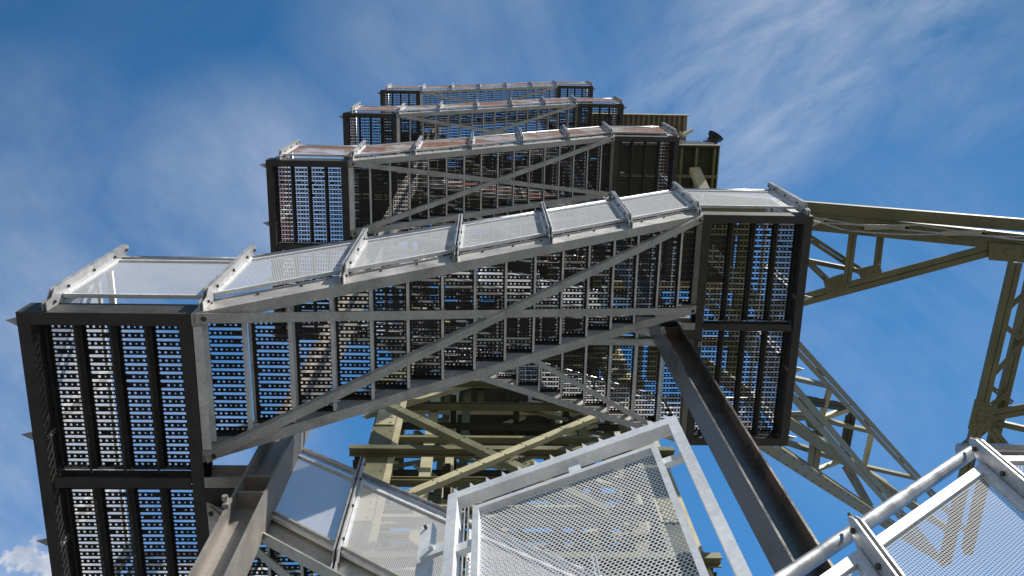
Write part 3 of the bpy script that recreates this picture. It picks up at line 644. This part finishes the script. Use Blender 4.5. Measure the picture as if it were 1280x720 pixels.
gm('diagonal', (960, 384), (1244, 308), 0.30, 0.22, kind='double', dz=-0.03)
gm('strut', (1065, 278), (1056, 352), 0.19, 0.18, kind='double', dz=-0.05)
gm('strut', (1104, 285), (1097, 345), 0.15, 0.18, kind='double', dz=0.15)
gm('strut', (1005, 293), (1080, 342), 0.17, 0.16, kind='double', dz=0.2)
gm('strut', (1000, 328), (1080, 344), 0.10, 0.12, dz=0.42)
gm('strut', (1000, 318), (1042, 358), 0.14, 0.14, kind='double', dz=-0.01)
gusset(GR, [onZ(x, y, ZG-0.16)-GB for x, y in ((1029, 350), (1054, 342), (1061, 362), (1034, 368))], (0,0,1), 0.02)
gusset(GR, [onZ(x, y, ZG-0.17)-GB for x, y in ((1072, 336), (1100, 330), (1103, 342), (1076, 348))], (0,0,1), 0.02)
gusset(GR, [onZ(x, y, ZG-0.20)-GB for x, y in ((1236, 303), (1300, 308), (1300, 330), (1236, 325))], (0,0,1), 0.02)
# --- cross girder going back from its corner
G2 = thing('lattice_girder', 'olive lattice girder running down the right edge to a riveted plate', 'steel girder', (12.1, 4.9, ZG)); B2 = Vector((12.1, 4.9, ZG))
def g2(name, a, b, w, h, m=None, kind='box', dz=0.0, riv=0, ext=0.0): return gm(name, a, b, w, h, m, kind, dz, riv, G2, B2, ZG, ext)
g2('chord', (1265, 326), (1196, 620), 0.28, 0.30, kind='double', dz=-0.05, ext=0.3)
g2('chord', (1300, 335), (1232, 620), 0.26, 0.30, kind='double', dz=0.3, ext=0.3)
for i, (a, b) in enumerate((((1254, 391), (1290, 358)), ((1251, 403), (1283, 430)), ((1282, 425), (1240, 470)), ((1236, 482), (1266, 504)), ((1230, 512), (1262, 490)))):
    g2('lacing', a, b, 0.12, 0.08, kind='double', dz=0.02+0.03*(i % 2))
gusset(G2, [onZ(x, y, ZG-0.22)-B2 for x, y in ((1219, 499), (1243, 507), (1238, 541), (1210, 536))], (0,0,1), 0.02)
g2('beam', (1236, 517), (1330, 500), 0.30, 0.2, kind='double', dz=-0.02)
g2('beam', (1240, 530), (1320, 548), 0.14, 0.14, dz=0.2)
g2('strut', (1236, 535), (1262, 566), 0.22, 0.16, kind='double', dz=-0.06)
g2('strut', (1240, 532), (1208, 560), 0.14, 0.14, dz=0.1)

# --- raking box girder behind the right landing, receding up and away
RK = thing('raking_girder', 'olive riveted box lattice girder slanting down right behind the landing', 'steel girder', (6.0, 6.0, 14.0)); B3 = Vector((6.0, 6.0, 14.0))
def dep(px, py):   # distance of the raking girder grows along its length
    s = ((px-970)*0.78+(py-480)*0.62)/210.0
    return 14.0+6.5*s
def rk(name, a, b, w, h, m=None, kind='box', dz=0.0, riv=0, side=(0,0,1)):
    p0, p1 = onZ(*a, dep(*a)+dz), onZ(*b, dep(*b)+dz)
    return member(RK, name, p0-B3, p1-B3, w, h, m or M_OLIVE, kind, side, riv)
rk('chord', (880, 307), (1215, 672), 0.17, 0.18, kind='double', dz=1.4)
rk('chord', (880, 362), (1180, 705), 0.21, 0.18, kind='double')
rk('chord', (880, 456), (1190, 665), 0.20, 0.16, dz=1.3)
rk('chord', (880, 504), (1170, 694), 0.23, 0.20, riv=0.5, dz=0.1)
for (a, b, w, m, dz) in (((990, 472), (1038, 483), 0.08, None, 1.2), ((1038, 484), (1027, 521), 0.09, M_CREAM, 1.0), ((1028, 522), (1062, 511), 0.10, M_CREAM, 1.0),
                         ((1030, 525), (1088, 539), 0.09, None, 0.9), ((1090, 540), (1080, 582), 0.10, M_CREAM, 0.8), ((1080, 583), (1142, 597), 0.09, None, 0.8), ((1146, 604), (1142, 632), 0.09, M_CREAM, 0.6),
                         ((1063, 516), (1055, 560), 0.24, M_DKGREEN, 1.1), ((1000, 498), (1058, 508), 0.20, M_DKGREEN, 1.1), ((1021, 535), (1014, 592), 0.26, None, -0.05), ((980, 519), (1010, 518), 0.20, None, -0.08),
                         ((975, 550), (1042, 572), 0.10, None, 0.5), ((1018, 588), (1050, 576), 0.07, M_CREAM, 0.4), ((1056, 580), (1086, 632), 0.20, None, 0.25), ((1095, 640), (1130, 628), 0.09, M_CREAM, 0.5), ((1048, 566), (1108, 604), 0.1, M_CREAM, 0.9)):
    rk('lacing', a, b, w, 0.10, m, 'double' if w > 0.19 else 'box', dz)
gusset(RK, [onZ(x, y, dep(x, y)-0.14)-B3 for x, y in ((1012, 510), (1024, 522), (1032, 529), (1026, 541), (1010, 534), (1002, 517))], (0.3,0.3,1), 0.02, M_OLIVE)
gusset(RK, [onZ(x, y, dep(x, y)-0.12)-B3 for x, y in ((1009, 583), (1019, 588), (1019, 600), (1004, 592))], (0.3,0.3,1), 0.02, M_OLIVE)

# --- inspection platform, canopy, floodlight beyond the upper right landing
z0 = 26.0
PL = thing('service_platform', 'dark olive steel platform box beside the upper right landing', 'platform', (5.0, 3.9, z0)); B4 = Vector((5.0, 3.9, z0))
def pb(name, m, x0, x1, y0, y1, za, zb): 
    mb = MB(); mb.box(x0-5.0, x1-5.0, y0-3.9, y1-3.9, za-z0, zb-z0); return obj(name, mb.mesh(name, m), PL)
pb('floor_plate', M_DKGREEN, 3.2, 6.62, 3.30, 5.4, 26.20, 26.24)
pb('front_fascia', M_BLACK, 3.2, 6.66, 3.22, 3.27, 26.0, 27.15)
pb('front_ledge', M_CREAM, 3.2, 6.70, 3.19, 3.218, 26.02, 26.10)
pb('side_fascia', M_GREEN, 6.622, 6.66, 3.275, 5.4, 26.0, 27.1)
for x in (5.55, 5.98, 6.5): pb('floor_rib', M_GREEN, x, x+0.07, 3.28, 5.3, 26.02, 26.197)
pb('floor_rib', M_GREEN, 3.3, 6.6, 4.05, 4.13, 25.96, 26.018)
mb = MB(); mb.bar(onZ(868, 212, 25.9)-B4, onZ(885, 250, 24.6)-B4, 0.30, 0.16, side=(1,0,0)); obj('bracket_arm', mb.mesh('bracket_arm', M_CREAM), PL)
CN = thing('corrugated_canopy', 'brown corrugated steel canopy sticking out at the upper right of the tower', 'canopy', (5.0, 2.8, 28.0)); B5 = Vector((5.0, 2.8, 28.0))
mb = MB(); xa, xb, npt = 3.0, 6.13, 40
prof = []
for i in range(npt+1):
    x = xa+(xb-xa)*i/npt
    prof.append(x)
def corr(x): 
    ph = ((x-xa)/(xb-xa)*npt) % 2; return 0.055 if ph < 1 else -0.0
rows = []
for i in range(npt):
    x0_, x1_ = prof[i], prof[i+1]; z_ = 0.10 if i % 2 else 0.0; s_ = 0.012
    rows += [(x0_+s_, z_), (x1_-s_, z_)]
top = [(x-5.0, z) for x, z in rows]; full = top+[(x, z+0.01) for x, z in reversed(top)]
n = len(full); vs = [(x, 2.56-2.8, z) for x, z in full]+[(x, 3.7-2.8, z) for x, z in full]
k = len(top); fs = []
for i in range(k-1):
    fs += [(i, i+1, n+i+1, n+i), (n-1-i, n+n-1-i, n+n-2-i, n-2-i), (i, n-1-i, n-2-i, i+1), (n+i, n+i+1, n+n-2-i, n+n-1-i)]
mb.add(vs, fs); obj('corrugated_sheet', mb.mesh('corrugated_sheet', M_ROOF, fix=False), CN)
mb = MB(); mb.box(3.0-5, 6.1-5, 3.02-2.8, 3.10-2.8, -0.13, -0.005); obj('purlin', mb.mesh('purlin', M_GREEN), CN)
mb = MB(); mb.box(3.0-5, 6.15-5, 2.53-2.8, 2.555-2.8, -0.06, 0.12); obj('eaves_strip', mb.mesh('eaves_strip', M_CREAM), CN)
for a, b in (((838, 178), (864, 163)), ((851, 166), (852, 182))):
    mb = MB(); mb.bar(onZ(*a, 26.6)-B5, onZ(*b, 27.6)-B5, 0.13, 0.08); obj('stay', mb.mesh('stay', M_CREAM), CN)
# floodlight
c = onZ(888, 178, 27.15); FLD = thing('floodlight', 'round black floodlight tilted on the corner of the platform', 'floodlight', c)
d = Vector((0.50, -0.72, 0.22)).normalized(); b0 = Vector((0.12, 0.0, 0.28))
def lathe(name, m, prof, org, ax, n=20):
    mb = MB(); ax = ax.normalized(); q = Vector((0,0,1)); a = (q-ax*q.dot(ax)).normalized(); b = ax.cross(a); vs = []; fs = []
    for (u, r) in prof:
        for i in range(n): vs.append(org+ax*u+a*(r*math.cos(2*math.pi*i/n))+b*(r*math.sin(2*math.pi*i/n)))
    for j in range(len(prof)-1):
        for i in range(n): fs.append((j*n+i, j*n+(i+1) % n, (j+1)*n+(i+1) % n, (j+1)*n+i))
    fs.append(tuple(range(n))[::-1]); fs.append(tuple(range((len(prof)-1)*n, len(prof)*n)))
    mb.add(vs, fs); return obj(name, mb.mesh(name, m), FLD)
lathe('housing', M_BLACK, [(-0.16, 0.10), (-0.12, 0.15), (0.10, 0.17), (0.12, 0.22), (0.2, 0.25), (0.22, 0.25)], b0, d)
lathe('lens', M_GLASS, [(0.221, 0.235), (0.226, 0.21)], b0, d)
mb = MB(); perp = d.cross(Vector((0,0,1))).normalized()
for s in (-1, 1): mb.bar(Vector((0.0, 0, 0.0))+perp*0.19*s, b0+perp*0.19*s, 0.035, 0.012)
mb.bar(perp*-0.2, perp*0.2, 0.035, 0.012); obj('yoke', mb.mesh('yoke', M_BRIGHT), FLD)
mb = MB(); pts = [Vector((-0.28, 0.0, 0.02)), Vector((-0.22, -0.03, 0.12)), Vector((-0.10, -0.03, 0.17)), b0-d*0.15]
for i in range(3): mb.tube(pts[i], pts[i+1], 0.012, 6)
obj('supply_cable', mb.mesh('supply_cable', M_BLACK), FLD)

# ------------------------------------------------------------------ ground
mb = MB(); n = 40
vs = []; S = 3000.0
for j in range(n+1):
    for i in range(n+1):
        u = (i/n*2-1); v = (j/n*2-1); x = S*u*abs(u)**1.5; y = S*v*abs(v)**1.5
        vs.append((x, y, -1.6-0.0))
mb.add(vs, [(j*(n+1)+i, j*(n+1)+i+1, (j+1)*(n+1)+i+1, (j+1)*(n+1)+i) for j in range(n) for i in range(n)])
g = obj('ground', mb.mesh('ground', M_GROUND)); g['kind'] = 'structure'
mb = MB(); mb.box(XLO-0.3, XRO+0.3, YF-0.2, YB+0.4, -1.596, -1.585); 
pl = obj('foundation_slab', mb.mesh('foundation_slab', M_CONC)); pl['kind'] = 'structure'
